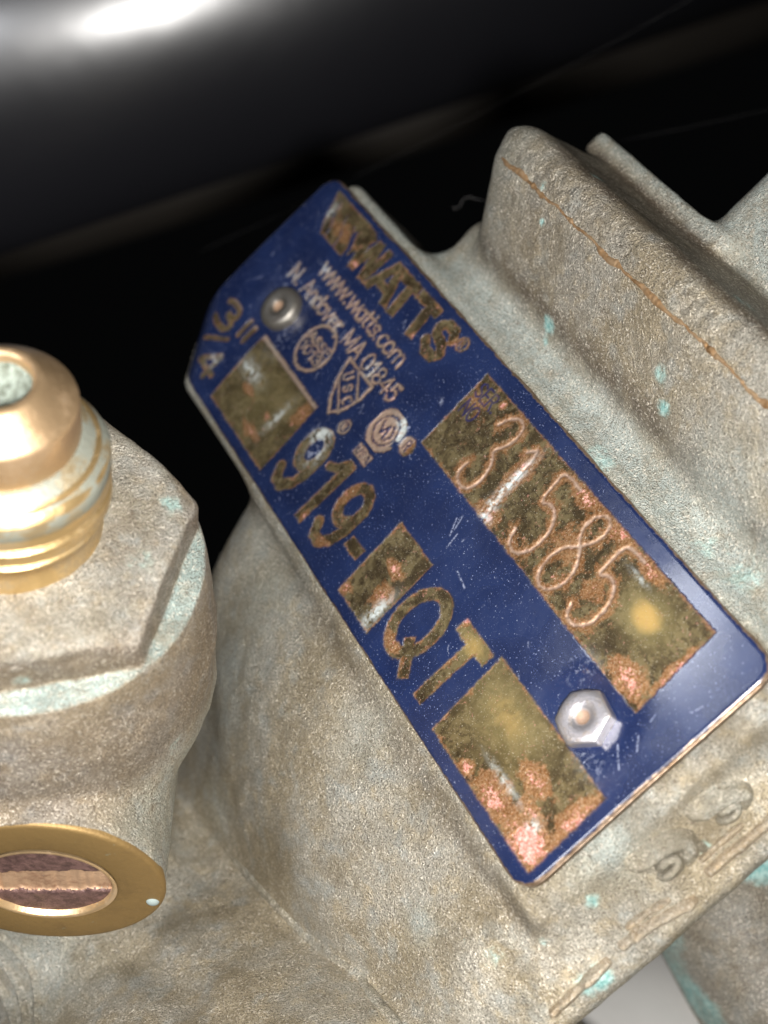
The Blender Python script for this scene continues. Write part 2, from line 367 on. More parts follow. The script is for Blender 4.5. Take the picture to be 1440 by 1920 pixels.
# ------------------------------------------------------------------ name plate art
PX0, PX1, PY0, PY1 = -35.9, 20.8, -10.0, 8.85
AH = 0.04
AX = np.arange(PX0 - 0.2, PX1 + 0.2, AH); AY = np.arange(PY0 - 0.2, PY1 + 0.2, AH)
GX, GY = np.meshgrid(AX, AY, indexing='ij')
def field(): return np.full(GX.shape, 9.0)
def win(x0, x1, y0, y1):
    i0 = max(0, int((x0 - AX[0]) / AH)); i1 = max(i0 + 1, int((x1 - AX[0]) / AH) + 2)
    j0 = max(0, int((y0 - AY[0]) / AH)); j1 = max(j0 + 1, int((y1 - AY[0]) / AH) + 2)
    return slice(i0, i1), slice(j0, j1)
def stroke(D, pts, w, flat=False):
    for (ax, ay), (bx, by) in zip(pts[:-1], pts[1:]):
        m = 1.5; s = win(min(ax, bx) - m, max(ax, bx) + m, min(ay, by) - m, max(ay, by) + m)
        px, py = GX[s] - ax, GY[s] - ay; ex, ey = bx - ax, by - ay; L2 = ex * ex + ey * ey + 1e-9
        t = (px * ex + py * ey) / L2
        if flat:
            L = math.sqrt(L2); u = t * L; v = np.abs(px * ey - py * ex) / L
            q1 = np.abs(u - L / 2) - L / 2; q2 = v - w / 2
            d = np.sqrt(np.maximum(q1, 0)**2 + np.maximum(q2, 0)**2) + np.minimum(np.maximum(q1, q2), 0)
        else:
            t = np.clip(t, 0, 1); d = np.hypot(px - ex * t, py - ey * t) - w / 2
        D[s] = np.minimum(D[s], d)
def arc(cx, cy, rx, ry, a0, a1, n=24):
    return [(cx + rx * math.cos(math.radians(a0 + (a1 - a0) * i / n)), cy + ry * math.sin(math.radians(a0 + (a1 - a0) * i / n))) for i in range(n + 1)]
def poly(D, P):
    xs, ys = [p[0] for p in P], [p[1] for p in P]; s = win(min(xs) - 1, max(xs) + 1, min(ys) - 1, max(ys) + 1)
    D[s] = np.minimum(D[s], spoly(GX[s], GY[s], P))
def cut(D, E): np.maximum(D, -E, out=D)
# a small single-line alphabet on a 0..1 high, 0..w wide cell
def _a(cx, cy, rx, ry, a0, a1): return arc(cx, cy, rx, ry, a0, a1, 14)
GL = {
 'w': (0.95, [[(0, .7), (.22, 0), (.45, .68), (.68, 0), (.9, .7)]]), 'a': (0.62, [_a(.27, .33, .25, .33, 0, 360), [(.53, .68), (.53, 0)]]),
 't': (0.42, [[(.18, .95), (.18, .12), (.36, .02)], [(0, .68), (.36, .68)]]), 's': (0.55, [[(.45, .58), (.25, .69), (.06, .55), (.12, .4), (.38, .3), (.45, .14), (.25, 0), (.02, .1)]]),
 'c': (0.6, [_a(.28, .34, .27, .34, 50, 310)]), 'o': (0.66, [_a(.28, .34, .28, .34, 0, 360)]),
 'm': (1.0, [[(.03, .68), (.03, 0)], [(.03, .5), (.2, .68), (.42, .62), (.45, .4), (.45, 0)], [(.45, .5), (.62, .68), (.82, .62), (.87, .4), (.87, 0)]]),
 '.': (0.28, [[(.06, .03), (.1, .03)]]), ',': (0.3, [[(.1, .05), (.04, -.16)]]), ' ': (0.35, []),
 'n': (0.62, [[(.03, .68), (.03, 0)], [(.03, .48), (.22, .68), (.44, .62), (.48, .4), (.48, 0)]]), 'd': (0.64, [_a(.27, .33, .26, .33, 0, 360), [(.53, 1), (.53, 0)]]),
 'v': (0.6, [[(0, .7), (.25, 0), (.5, .7)]]), 'e': (0.62, [[(.04, .36), (.52, .36)], _a(.28, .34, .26, .34, 5, 310)]), 'r': (0.42, [[(.03, .68), (.03, 0)], [(.03, .45), (.18, .64), (.34, .66)]]),
 'N': (0.8, [[(.03, 0), (.03, 1), (.6, 0), (.6, 1)]]), 'A': (0.8, [[(0, 0), (.34, 1), (.68, 0)], [(.12, .33), (.56, .33)]]),
 'M': (0.95, [[(.03, 0), (.03, 1), (.4, .15), (.77, 1), (.77, 0)]]), '0': (0.72, [_a(.28, .5, .28, .5, 0, 360)]), '1': (0.5, [[(.02, .74), (.26, .98), (.26, 0)]]),
 '8': (0.72, [_a(.28, .74, .24, .25, 0, 360), _a(.28, .25, .28, .25, 0, 360)]), '4': (0.74, [[(.44, 0), (.44, 1), (0, .3), (.62, .3)]]),
 '5': (0.72, [[(.52, 1), (.1, 1), (.06, .55)], _a(.26, .32, .28, .32, 120, -140)]), '3': (0.7, [_a(.26, .75, .24, .25, 150, -80), _a(.26, .26, .28, .27, 85, -145)]),
 'S': (0.7, [[(.54, .84), (.3, 1), (.05, .85), (.08, .62), (.5, .4), (.54, .15), (.28, 0), (.02, .16)]]), 'E': (0.66, [[(.5, 1), (.03, 1), (.03, 0), (.5, 0)], [(.03, .52), (.44, .52)]]),
 'R': (0.74, [[(.03, 0), (.03, 1), (.4, 1), (.54, .76), (.4, .52), (.03, .52)], [(.3, .52), (.56, 0)]]), 'O': (0.8, [_a(.32, .5, .32, .5, 0, 360)]),
 'U': (0.76, [[(.03, 1), (.03, .3), (.12, .05), (.3, 0), (.48, .05), (.57, .3), (.57, 1)]]), 'C': (0.76, [_a(.32, .5, .31, .5, 50, 310)]),
 '"': (0.4, [[(.04, 1), (.04, .66)], [(.24, 1), (.24, .66)]]),
}
def write(D, text, x, y, hgt, wt, width=None, ang=0.0, sx=1.0):
    adv = sum(GL[c][0] for c in text) * hgt
    k = (width / adv) if width else sx
    ca, sa = math.cos(math.radians(ang)), math.sin(math.radians(ang)); cx = 0.0
    for c in text:
        w, L = GL[c]
        for P in L:
            stroke(D, [(x + ((cx + px * hgt * k)) * ca - py * hgt * sa, y + (cx + px * hgt * k) * sa + py * hgt * ca) for px, py in P], wt)
        cx += w * hgt * k

def plate_art():
    D = field()                                            # bare brass where negative
    # company mark: slanted flag of three waves, then the heavy capitals
    poly(D, [(-33.8, 8.25), (-27.6, 8.25), (-26.6, 7.9), (-28.1, 5.15), (-31.8, 5.15), (-32.5, 5.8)])
    G = field()
    for k in range(3):
        x0 = -32.6 + 1.55 * k
        stroke(G, [(x0, 7.7 - 0.2 * k), (x0 + 0.35, 6.8), (x0 + 1.1, 6.1), (x0 + 1.35, 5.2)], 0.16)
    stroke(G, [(-28.9, 7.0), (-28.2, 5.9), (-28.0, 5.0)], 0.5)
    cut(D, G)
    def thick(P, w): stroke(D, P, w, True)
    W0 = -27.0
    for a, b in (((-27.6, 8.1), (-26.6, 5.15)), ((-26.6, 5.15), (-26.0, 8.0)), ((-26.0, 8.0), (-24.9, 5.15)), ((-24.9, 5.15), (-24.6, 8.1))): thick([a, b], 0.78)
    poly(D, [(-24.5, 5.1), (-23.25, 8.1), (-22.3, 8.1), (-20.7, 5.1), (-21.7, 5.1), (-22.0, 5.75), (-23.4, 5.75), (-23.6, 5.1)])
    G = field(); poly(G, [(-23.1, 6.35), (-22.75, 7.2), (-22.4, 6.35)]); cut(D, G)
    thick([(-22.25, 7.7), (-19.55, 7.7)], 0.8); thick([(-20.55, 8.05), (-20.1, 5.1)], 0.92)
    thick([(-19.45, 7.7), (-16.55, 7.7)], 0.8); thick([(-17.75, 8.05), (-17.2, 5.1)], 0.92)
    stroke(D, [(-13.85, 7.2), (-14.3, 7.75), (-15.2, 7.75), (-15.75, 7.2), (-15.45, 6.75), (-14.3, 6.45), (-13.8, 5.95), (-14.2, 5.45), (-15.1, 5.4), (-15.8, 5.9)], 0.78)
    def reg(cx, cy, r):
        stroke(D, arc(cx, cy, r, r, 0, 360), 0.13); write(D, 'R', cx - 0.24 * r * 1.5, cy - 0.5 * r, r * 1.05, 0.12)
    reg(-12.95, 7.55, 0.5)
    write(D, 'www.watts.com', -28.8, 3.1, 1.35, 0.17, 13.2)
    write(D, 'N. Andover, MA 01845', -31.0, 1.2, 1.25, 0.17, 17.4)
    # three approval marks
    stroke(D, arc(-23.0, -0.55, 1.78, 1.85, 0, 360, 40), 0.22)
    write(D, 'ASSE', -24.55, -0.5, 0.72, 0.13, 3.2); write(D, '1013', -24.45, -1.4, 0.72, 0.13, 3.0)
    sh = [(-19.7, 0.95), (-16.1, 0.95), (-16.05, -0.3), (-16.45, -1.6), (-17.3, -2.55), (-18.2, -1.85), (-19.1, -0.6), (-19.7, 0.95)]
    stroke(D, sh, 0.22); stroke(D, [(-19.25, -0.35), (-16.65, -2.05)], 0.18); stroke(D, [(-18.1, 0.85), (-16.1, -0.5)], 0.18)
    write(D, 'U', -18.95, -0.12, 0.85, 0.15, None, -32); write(D, 'S', -18.1, -0.68, 0.8, 0.15, None, -32); write(D, 'C', -17.3, -1.25, 0.8, 0.15, None, -32)
    reg(-15.2, -2.3, 0.48)
    disc = field(); stroke(disc, [(-12.15, -0.15), (-12.14, -0.15)], 3.3)
    G = field(); stroke(G, arc(-12.15, -0.15, 1.12, 1.12, 0, 360, 30), 0.14)
    stroke(G, [(-12.9, 0.25), (-12.5, -0.55), (-12.1, 0.2), (-11.9, -0.7)], 0.2); stroke(G, [(-11.8, 0.45), (-11.4, -0.2), (-11.7, -0.75)], 0.17)
    poly(G, [(-10.9, -0.7), (-9.9, -0.3), (-9.9, 0.3), (-10.9, -0.1)])
    np.maximum(disc, -G, out=disc); np.minimum(D, disc, out=D)
    sm = field(); stroke(sm, [(-9.75, 0.35), (-9.74, 0.35)], 1.35); G = field(); write(G, 'R', -9.98, -0.02, 0.72, 0.13); np.maximum(sm, -G, out=sm); np.minimum(D, sm, out=D)
    bx = field(); poly(bx, [(-12.95, -2.05), (-11.15, -2.05), (-11.15, -2.85), (-12.95, -2.85)]); G = field(); write(G, 'USA', -12.85, -2.72, 0.55, 0.10, 1.7); np.maximum(bx, -G, out=bx); np.minimum(D, bx, out=D)
    # size, model number and the stamped windows
    write(D, '3', -33.9, -5.4, 2.1, 0.46, 3.0); stroke(D, [(-33.0, -6.9), (-30.7, -5.5)], 0.34)
    write(D, '4', -31.6, -8.75, 2.1, 0.42, 2.9); stroke(D, [(-30.3, -3.2), (-30.2, -4.6)], 0.42); stroke(D, [(-29.4, -3.3), (-29.3, -4.6)], 0.42)
    for cx in (-15.65, -9.2):
        stroke(D, arc(cx, -5.0, 1.05, 1.4, 0, 360, 30), 0.86)
        stroke(D, [(cx + 1.1, -5.0), (cx + 1.1, -6.4), (cx + 0.8, -7.6), (cx + 0.1, -8.4), (cx - 0.7, -8.35), (cx - 1.2, -7.6)], 0.84)
    thick([(-12.0, -3.3), (-12.0, -8.75)], 0.92); stroke(D, [(-13.5, -4.75), (-12.8, -4.4), (-12.3, -3.7)], 0.66)
    thick([(-7.25, -6.6), (-5.55, -6.6)], 0.9)
    stroke(D, arc(1.9, -5.95, 1.62, 2.25, 0, 360, 40), 0.88); thick([(2.3, -6.9), (4.25, -8.75)], 0.85)
    thick([(4.3, -3.75), (7.7, -3.75)], 0.95); thick([(6.15, -3.3), (6.15, -8.75)], 0.95)
    for P in ([(-28.1, -2.95), (-18.5, -2.95), (-18.0, -9.05), (-27.6, -9.05)], [(-5.2, -3.05), (-0.75, -3.05), (-0.35, -9.05), (-4.7, -9.05)],
              [(8.2, -2.95), (19.75, -2.95), (20.0, -8.95), (8.55, -8.95)], [(-9.4, 7.5), (16.65, 7.5), (17.05, 1.25), (-9.05, 1.25)]): poly(D, P)
    wob = 0.05 * vnoise(GX, GY, GX * 0, 3.0, 5) + 0.05 * vnoise(GX, GY, GX * 0, 8.0, 6)
    mask = 1 / (1 + np.exp((D + wob) / 0.035))
    # wandering hand-engraved serial number
    H = field()
    digits = [[(-5.5, 5.9), (-5.2, 6.6), (-4.5, 7.25), (-3.75, 7.0), (-3.5, 6.2), (-3.75, 5.2), (-4.25, 4.55), (-3.6, 4.1), (-3.1, 3.1), (-3.15, 2.1), (-3.7, 1.45), (-4.6, 1.55), (-5.1, 2.1), (-4.95, 2.8)],
              [(-2.1, 6.1), (-1.45, 6.95), (-1.15, 4.4), (-0.75, 1.35)],
              [(3.0, 7.1), (1.15, 7.15), (1.3, 6.0), (1.5, 4.7), (2.2, 5.15), (3.0, 5.0), (3.65, 4.2), (3.85, 3.0), (3.5, 1.9), (2.8, 1.4), (2.0, 1.7), (1.65, 2.5)],
              [(6.1, 4.75), (5.45, 5.3), (5.15, 6.2), (5.5, 7.1), (6.2, 7.3), (6.75, 6.7), (6.7, 5.8), (6.1, 4.8), (5.3, 4.1), (5.05, 3.0), (5.35, 1.9), (6.1, 1.4), (6.9, 1.7), (7.35, 2.7), (7.1, 3.9), (6.2, 4.8)],
              [(10.1, 7.1), (8.35, 7.1), (8.4, 5.8), (8.5, 4.5), (9.1, 5.05), (9.8, 5.0), (10.45, 4.3), (10.8, 3.2), (10.6, 2.1), (9.8, 1.5), (9.1, 1.65), (8.75, 2.3)]]
    def smooth(P):
        P = np.array(P)
        for _ in range(3):
            Q = [P[0]]
            for a, b in zip(P[:-1], P[1:]): Q += [a * .75 + b * .25, a * .25 + b * .75]
            P = np.array(Q + [P[-1]])
        return [tuple(p) for p in P]
    for d in digits: stroke(H, smooth(d), 0.20)
    Hn = H + 0.05 * vnoise(GX, GY, GX * 0, 5, 9)
    hand = 1 / (1 + np.exp(Hn / 0.03)) * (0.75 + 0.25 * vnoise(GX, GY, GX * 0, 2.5, 10))
    # where the copper shows pink: round the engraving, along window edges, in splashes
    pink = 0.60 * np.exp(-np.maximum(H, 0) / 0.55)
    pink = np.maximum(pink, 0.42 * np.exp(-np.abs(D) / 0.25) * (D < 0.05))
    for cx, cy, rx, ry, s in [(15.2, 2.1, 1.7, 0.9, 1.0), (16.8, 4.4, 0.5, 2.2, 0.9), (3.6, 7.0, 1.6, 0.7, 0.9), (7.4, 7.2, 1.6, 0.6, 0.85), (10.8, 7.0, 1.6, 0.5, 0.9), (-0.7, 1.6, 1.2, 1.0, 1.0), (-1.3, 5.0, 0.8, 2.2, 0.9), (5.6, 4.5, 1.5, 1.6, 0.65), (9.2, 4.0, 1.4, 1.2, 0.6), (-8.1, 5.7, 1.6, 1.3, 0.42), (-6.4, 6.9, 0.35, 0.35, 1.1),
                              (18.6, -8.0, 2.2, 1.3, 1.25), (19.5, -5.0, 0.9, 2.2, 0.9), (15.0, -8.2, 1.8, 1.2, 0.95), (16.0, -5.6, 1.6, 0.9, 0.85), (12.2, -8.5, 0.7, 0.5, 1.0), (17.2, -6.9, 1.2, 0.6, 0.9), (-25.0, -6.4, 1.0, 0.4, 0.85), (-21.8, -8.0, 1.2, 0.5, 0.8), (-19.0, -4.2, 0.9, 1.1, 0.8), (-21.5, -6.4, 0.4, 0.3, 0.9),
                              (-2.6, -5.2, 0.9, 0.5, 1.0), (-1.8, -6.8, 0.8, 1.0, 0.9), (-4.4, -8.6, 0.7, 0.5, 0.9), (-16.8, 5.4, 0.4, 0.3, 1.2), (-26.5, 5.5, 0.8, 0.4, 1.0), (-13.5, 6.9, 0.5, 0.8, 0.9), (-30, 6.4, 2.4, 0.8, 0.62), (-14.2, 1.6, 1.6, 0.6, 1.0), (4.4, -3.4, 0.35, 0.3, 1.3), (1.5, -8.0, 1.2, 0.6, 0.8), (-10.6, -5.0, 0.9, 1.8, 0.7), (-8.6, -8.2, 1.4, 0.5, 0.7), (-11.6, -8.3, 0.5, 0.6, 0.9), (-23, 1.8, 6, 0.6, 0.7), (-22, 3.6, 6, 0.6, 0.7), (-12.2, -0.2, 1.7, 1.7, 0.72), (-9.7, 0.4, .7, .7, .7)]:
        pink = np.maximum(pink, s * np.exp(-((GX - cx) / rx)**2 - ((GY - cy) / ry)**2))
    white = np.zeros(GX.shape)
    for cx, cy, rx, ry, s in [(-26.4, -1.6, 1.1, 1.6, 0.95), (-27.6, 1.6, 1.8, 1.0, 0.6), (-30.6, 1.2, 1.6, 1.6, 0.5), (12.6, 0.4, 0.8, 1.0, 0.7), (17.4, -2.4, 1.2, 0.7, 0.7), (-11.3, 1.0, 0.9, 0.5, 1.6), (-10.8, 0.3, 0.4, 0.6, 1.4), (-16.2, -4.0, 0.9, 0.9, 1.5), (-15.5, -5.0, 0.9, 1.1, 1.2), (-1.2, 4.2, 0.35, 1.8, 1.5), (-1.0, 2.4, 0.5, 0.6, 1.3), (-0.7, 1.4, 0.6, 0.4, 1.2), (-26.4, -5.4, 1.7, 0.6, 1.0), (-20.7, -5.9, 0.4, 1.5, 0.8), (-32.9, 6.6, 0.6, 1.0, 0.9), (-17.4, 1.7, 0.5, 0.7, 1.3), (-28.6, 3.6, 0.9, 0.5, 0.9), (-23.2, 1.8, 1.6, 0.5, 0.7), (-1.1, -7.9, 0.5, 1.4, 1.2), (18.0, -7.2, 0.4, 0.4, 1.2), (-30.2, -7.2, 0.8, 0.8, 0.9), (14.6, -7.1, 1.8, 0.25, 0.8), (10.6, 6.3, 1.0, 0.2, .7), (-10.5, 3.9, 0.35, 0.3, 1.1)]:  # leading patches paint the glare round the far screw
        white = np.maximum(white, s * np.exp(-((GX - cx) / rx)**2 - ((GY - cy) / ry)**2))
    blot_glint = 0.65 * np.exp(-((GX - 11.6) / 3.4)**2 - ((GY + 4.8) / 2.0)**2) + 0.9 * np.exp(-((GX - 13.0) / 1.9)**2 - ((GY - 5.2) / 1.3)**2)  # the serial-window patch is a painted lamp highlight
    blot_glint += 0.7 * np.exp(-((GX - 6) / 2)**2 - ((GY + 4) / 1.2)**2) + 0.4 * np.exp(-((GX + 23) / 4)**2 - ((GY + 6) / 3)**2)
    # fine scratches in the enamel
    Cc = field()
    for _ in range(34):
        x, y = rng.uniform(PX0 + 1, PX1 - 1), rng.uniform(PY0 + 1, PY1 - 1); a = rng.normal(-0.9, 0.5); l = rng.uniform(0.15, 0.8)
        stroke(Cc, [(x, y), (x + l * math.cos(a), y + l * math.sin(a))], 0.02)
    for x, y, a, l in [(-2.2, 0.0, -1.0, 1.2), (-1.2, -0.6, -1.4, 1.0), (-2.0, 0.4, -1.2, 1.0), (19.0, -1.4, 2.6, 1.4), (18.7, -1.2, 2.6, 1.1), (18.9, 0.0, 2.4, 0.9), (1.0, -2.0, -0.2, 1.4)]:
        stroke(Cc, [(x, y), (x + l * math.cos(a), y + l * math.sin(a))], 0.05)
    scr = 1 / (1 + np.exp((Cc - 0.01) / 0.012)) * 0.9
    I = field(); write(I, 'SER.', -9.0, 5.95, 1.1, 0.14, 2.5); write(I, 'NO', -8.9, 4.5, 1.1, 0.14, 1.7)
    hand = np.maximum(hand, 0.85 * ((GX < -9.55) & (GY > -3.3) & (GY < 4.6)))
    ink = 1 / (1 + np.exp(I / 0.02)) * mask * np.clip(0.95 + 0.35 * vnoise(GX, GY, GX * 0, 2.0, 12), 0, 1)
    return [np.clip(a, 0, 1.5) for a in (mask, hand * mask, pink, white, scr, ink, blot_glint)]

def bend(x, y):
    """the sheet's far corner is knocked down; the rest is slightly wavy"""
    t = np.maximum(0, (x + 36.0) * -0.753 + (y + 2.6) * -0.66)
    t2 = np.maximum(0, t)
    z = -0.145 * t2**2
    z = z + 0.10 * vnoise(x, y, 0 * x, 0.09, 21) - 0.05
    return x + 0.50 * -z * (t2 > 0) * np.clip(t2, 0, 1), y, z

def build_plate(root):
    ch = plate_art()
    nx, ny = 1240, 420
    r = 1.5; xs = np.linspace(PX0, PX1, nx)
    def inset(x):
        e = np.minimum(x - PX0, PX1 - x); e = np.clip(e, 0, r); return r - np.sqrt(np.maximum(r * r - (r - e)**2, 0))
    w1 = inset(xs); t = np.linspace(0, 1, ny)
    X = np.repeat(xs[:, None], ny, 1); lo = PY0 + w1; hi = PY1 - w1
    Y = lo[:, None] + (hi - lo)[:, None] * t[None, :]
    wob = 0.06 * vnoise(X, 0 * X, 0 * X, 0.7, 30)
    Y = Y + wob * (2 * t[None, :] - 1)
    # distance to the rim, for the rounded bright edge
    ex = np.minimum(X - PX0, PX1 - X); ey = np.minimum(Y - PY0, PY1 - Y)
    cx = np.maximum(r - ex, 0); cy = np.maximum(r - ey, 0)
    de = np.where((cx > 0) & (cy > 0), r - np.hypot(cx, cy), np.minimum(ex, ey))
    fi = np.clip((X - AX[0]) / AH, 0, len(AX) - 2); fj = np.clip((Y - AY[0]) / AH, 0, len(AY) - 2)
    i, j = fi.astype(int), fj.astype(int); u, v = fi - i, fj - j
    samp = lambda a: (a[i, j] * (1 - u) * (1 - v) + a[i + 1, j] * u * (1 - v) + a[i, j + 1] * (1 - u) * v + a[i + 1, j + 1] * u * v)
    mask, hand, pink, white, scr, ink, blot_glint = [samp(a) for a in ch]
    en = 0.10 * vnoise(X, Y, 0 * X, 2.2, 31) + 0.06 * vnoise(X, Y, 0 * X, 7, 32)
    edge = np.clip((0.15 + en * 0.6 - de) / 0.05, 0, 1)
    Zr = -0.025 * mask - 0.07 * hand + 0.05 * np.clip(white - 0.4, 0, 1) * vnoise(X, Y, 0 * X, 4, 33) + 0.03 * np.clip(pink, 0, 1) * mask * vnoise(X, Y, 0 * X, 5, 34)
    ro = 0.30; Zr = Zr - np.where(de < ro, ro - np.sqrt(np.maximum(ro**2 - (ro - np.clip(de, 0, ro))**2, 0)), 0)
    # dimples pressed in round the two screws
    for sx, sy in SCREWS: Zr = Zr - 0.22 * np.exp(-(((X - sx)**2 + (Y - sy)**2) / 2.9**2)**2)
    bxx, byy, bz = bend(X, Y)
    V = np.stack([bxx, byy, bz + Zr], -1).reshape(-1, 3)
    I = np.arange(nx * ny).reshape(nx, ny)
    F = np.stack([I[:-1, :-1], I[1:, :-1], I[1:, 1:], I[:-1, 1:]], -1).reshape(-1, 4)
    ring = np.concatenate([I[:, 0], I[-1, 1:], I[-2::-1, -1], I[0, -2:0:-1]])
    low = V[ring].copy(); low[:, 2] -= 0.28
    base = len(V); V = np.concatenate([V, low]); n = len(ring); k = np.arange(n)
    Fs = np.stack([ring[k], base + k, base + (k + 1) % n, ring[(k + 1) % n]], -1)
    # underside strips
    Fb = [[base + (n + a) % n for a in (0,)]]
    F = np.concatenate([F, Fs[:, ::-1]])
    p = mesh_obj('name_plate', V, F, PLATE, root, True, 'blue enamelled brass plate with one bent corner')
    f = lambda a, fill: np.concatenate([a.reshape(-1), np.full(n, fill)])
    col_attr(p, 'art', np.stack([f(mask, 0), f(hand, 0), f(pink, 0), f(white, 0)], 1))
    col_attr(p, 'wear_and_light', np.stack([f(scr, 0), f(ink, 0), f(blot_glint, 0), f(edge, 1)], 1))
    return p

# ------------------------------------------------------------------ lathe and small parts
def lathe(prof, n=96, z_of=None):
    V = []; F = []
    m = len(prof)
    for i in range(n):
        a = 2 * math.pi * i / n
        for r, z in prof: V.append((r * math.cos(a), r * math.sin(a), z))
    for i in range(n):
        for j in range(m - 1): F.append((i * m + j, ((i + 1) % n) * m + j, ((i + 1) % n) * m + j + 1, i * m + j + 1))
    return np.array(V), np.array(F)

SCREWS = [(15.3, -1.15), (-28.6, -0.75)]
STEEL = None
def drive_screw(parent, x, y, hexa, ang, dark):
    N = NT("screw_steel" if hexa else "dull_screw_steel")
    b = N.noise(1.5, 4, 0.7); cx = N.step(b, 0.5, 0.7)
    base, dul = ((0.52, 0.50, 0.52), (0.42, 0.36, 0.31)) if hexa else ((0.22, 0.205, 0.18), (0.12, 0.10, 0.075))
    sx_ = N.n('ShaderNodeSeparateXYZ'); N.l(N.co, sx_.inputs[0])
    rad_ = N.math('SQRT', N.math('ADD', N.math('POWER', N.math('ABSOLUTE', sx_.outputs[0]), 2.0), N.math('POWER', N.math('ABSOLUTE', sx_.outputs[1]), 2.0)))
    dim = N.step(rad_, 0.66, 0.42, 0, 0.9); col_ = N.mix(dim, N.mix(cx, base, dul), (0.24, 0.15, 0.09))
    m = N.out(col_, N.fmix(dim, N.fmix(cx, 0.34, 0.5) if hexa else N.fmix(cx, 0.42, 0.6), 0.75), N.fmix(dim, 0.85, 0.3), N.bump(N.noise(6, 3), 0.05, 0.7))
    # domed hexagonal head with a round top face and a centre dimple
    n = 96; rr = [0, 0.34, 0.50, 0.66, 1.2, 1.66, 1.84, 1.90, 1.97, 2.0, 2.0]
    zz = [0.62, 0.66, 0.92, 1.16, 1.25, 1.20, 1.08, 0.96, 0.82, 0.5, -0.2]
    V = []; F = []
    for i in range(n):
        a = 2 * math.pi * i / n
        ap = 1.80 / math.cos(((a + math.pi / 6) % (math.pi / 3)) - math.pi / 6)
        for k, (r, z) in enumerate(zip(rr, zz)):
            if k >= 7: r = min(r * 1.05, ap) if hexa else r
            V.append((r * math.cos(a + ang), r * math.sin(a + ang), z))
    m_ = len(rr)
    for i in range(n):
        for j in range(m_ - 1): F.append((i * m_ + j, i * m_ + j + 1, ((i + 1) % n) * m_ + j + 1, ((i + 1) % n) * m_ + j))
    o = mesh_obj('drive_screw', V, F, m, parent, True, 'bright hexagon head screw' if hexa else 'dull rounded screw near the bent corner')
    o.location = Vector((x, y, -0.15)) * MM; o.scale = (0.86, 0.86, 0.66)
    return o

# ------------------------------------------------------------------ test cock
ZC = R @ np.array([0.09, 0.64, 0.763]); ZC /= np.linalg.norm(ZC)
YC = -(R @ np.array([0.0, -0.766, 0.643])); YC -= ZC * (YC @ ZC); YC /= np.linalg.norm(YC); XC = np.cross(YC, ZC)
def cam_point(px, py, depth):                # a place by its direction from the lens and its depth, both measured on the photograph
    return CAM + R @ (np.array([(px - 720) / 3000, -(py - 960) / 3000, -1.0]) * depth)
OC = np.array(cam_point(26, 981, 88.0))
XB, ZB, LB = 2.0, -18.8, 12.0
def f_cock(x, y, z):
    r = np.sqrt(x * x + y * y) + 0 * z
    top = 1e9
    body = smax(r - (10.35 + 0.12 * np.clip(-z - 2, 0, 7)), z + 0.0, 0.4)
    body = smax(body, (r - 8.9) * 0.60 + z * 0.80, 0.3)           # chamfered top edge
    d = body
    for k in range(6):
        a = math.radians(-13 + 60 * k)
        flat = x * math.cos(a) + y * math.sin(a) - 9.0
        d = np.where(True, smax(d, smin(flat, z + 3.0, 0.25), 0.25), d)
    d = smax(d, -z - 16.8, 3.0)
    neck = smax(-z - 44.0, smax(z + 10, r - 7.6, 3.0), 1.0)
    d = smin(d, neck, 3.5)
    boss = np.sqrt((x - XB)**2 + (z - ZB)**2) + 0 * y - 7.1
    boss = smax(smax(boss, -y - LB, 0.3), y - 8, 1)
    d = smin(d, boss, 1.6)
    bore = smax(np.sqrt((x - XB)**2 + (z - ZB)**2) + 0 * y - 4.2, y + LB - 3.0, 0.05)
    d = smax(d, -bore, 0.12)
    return d

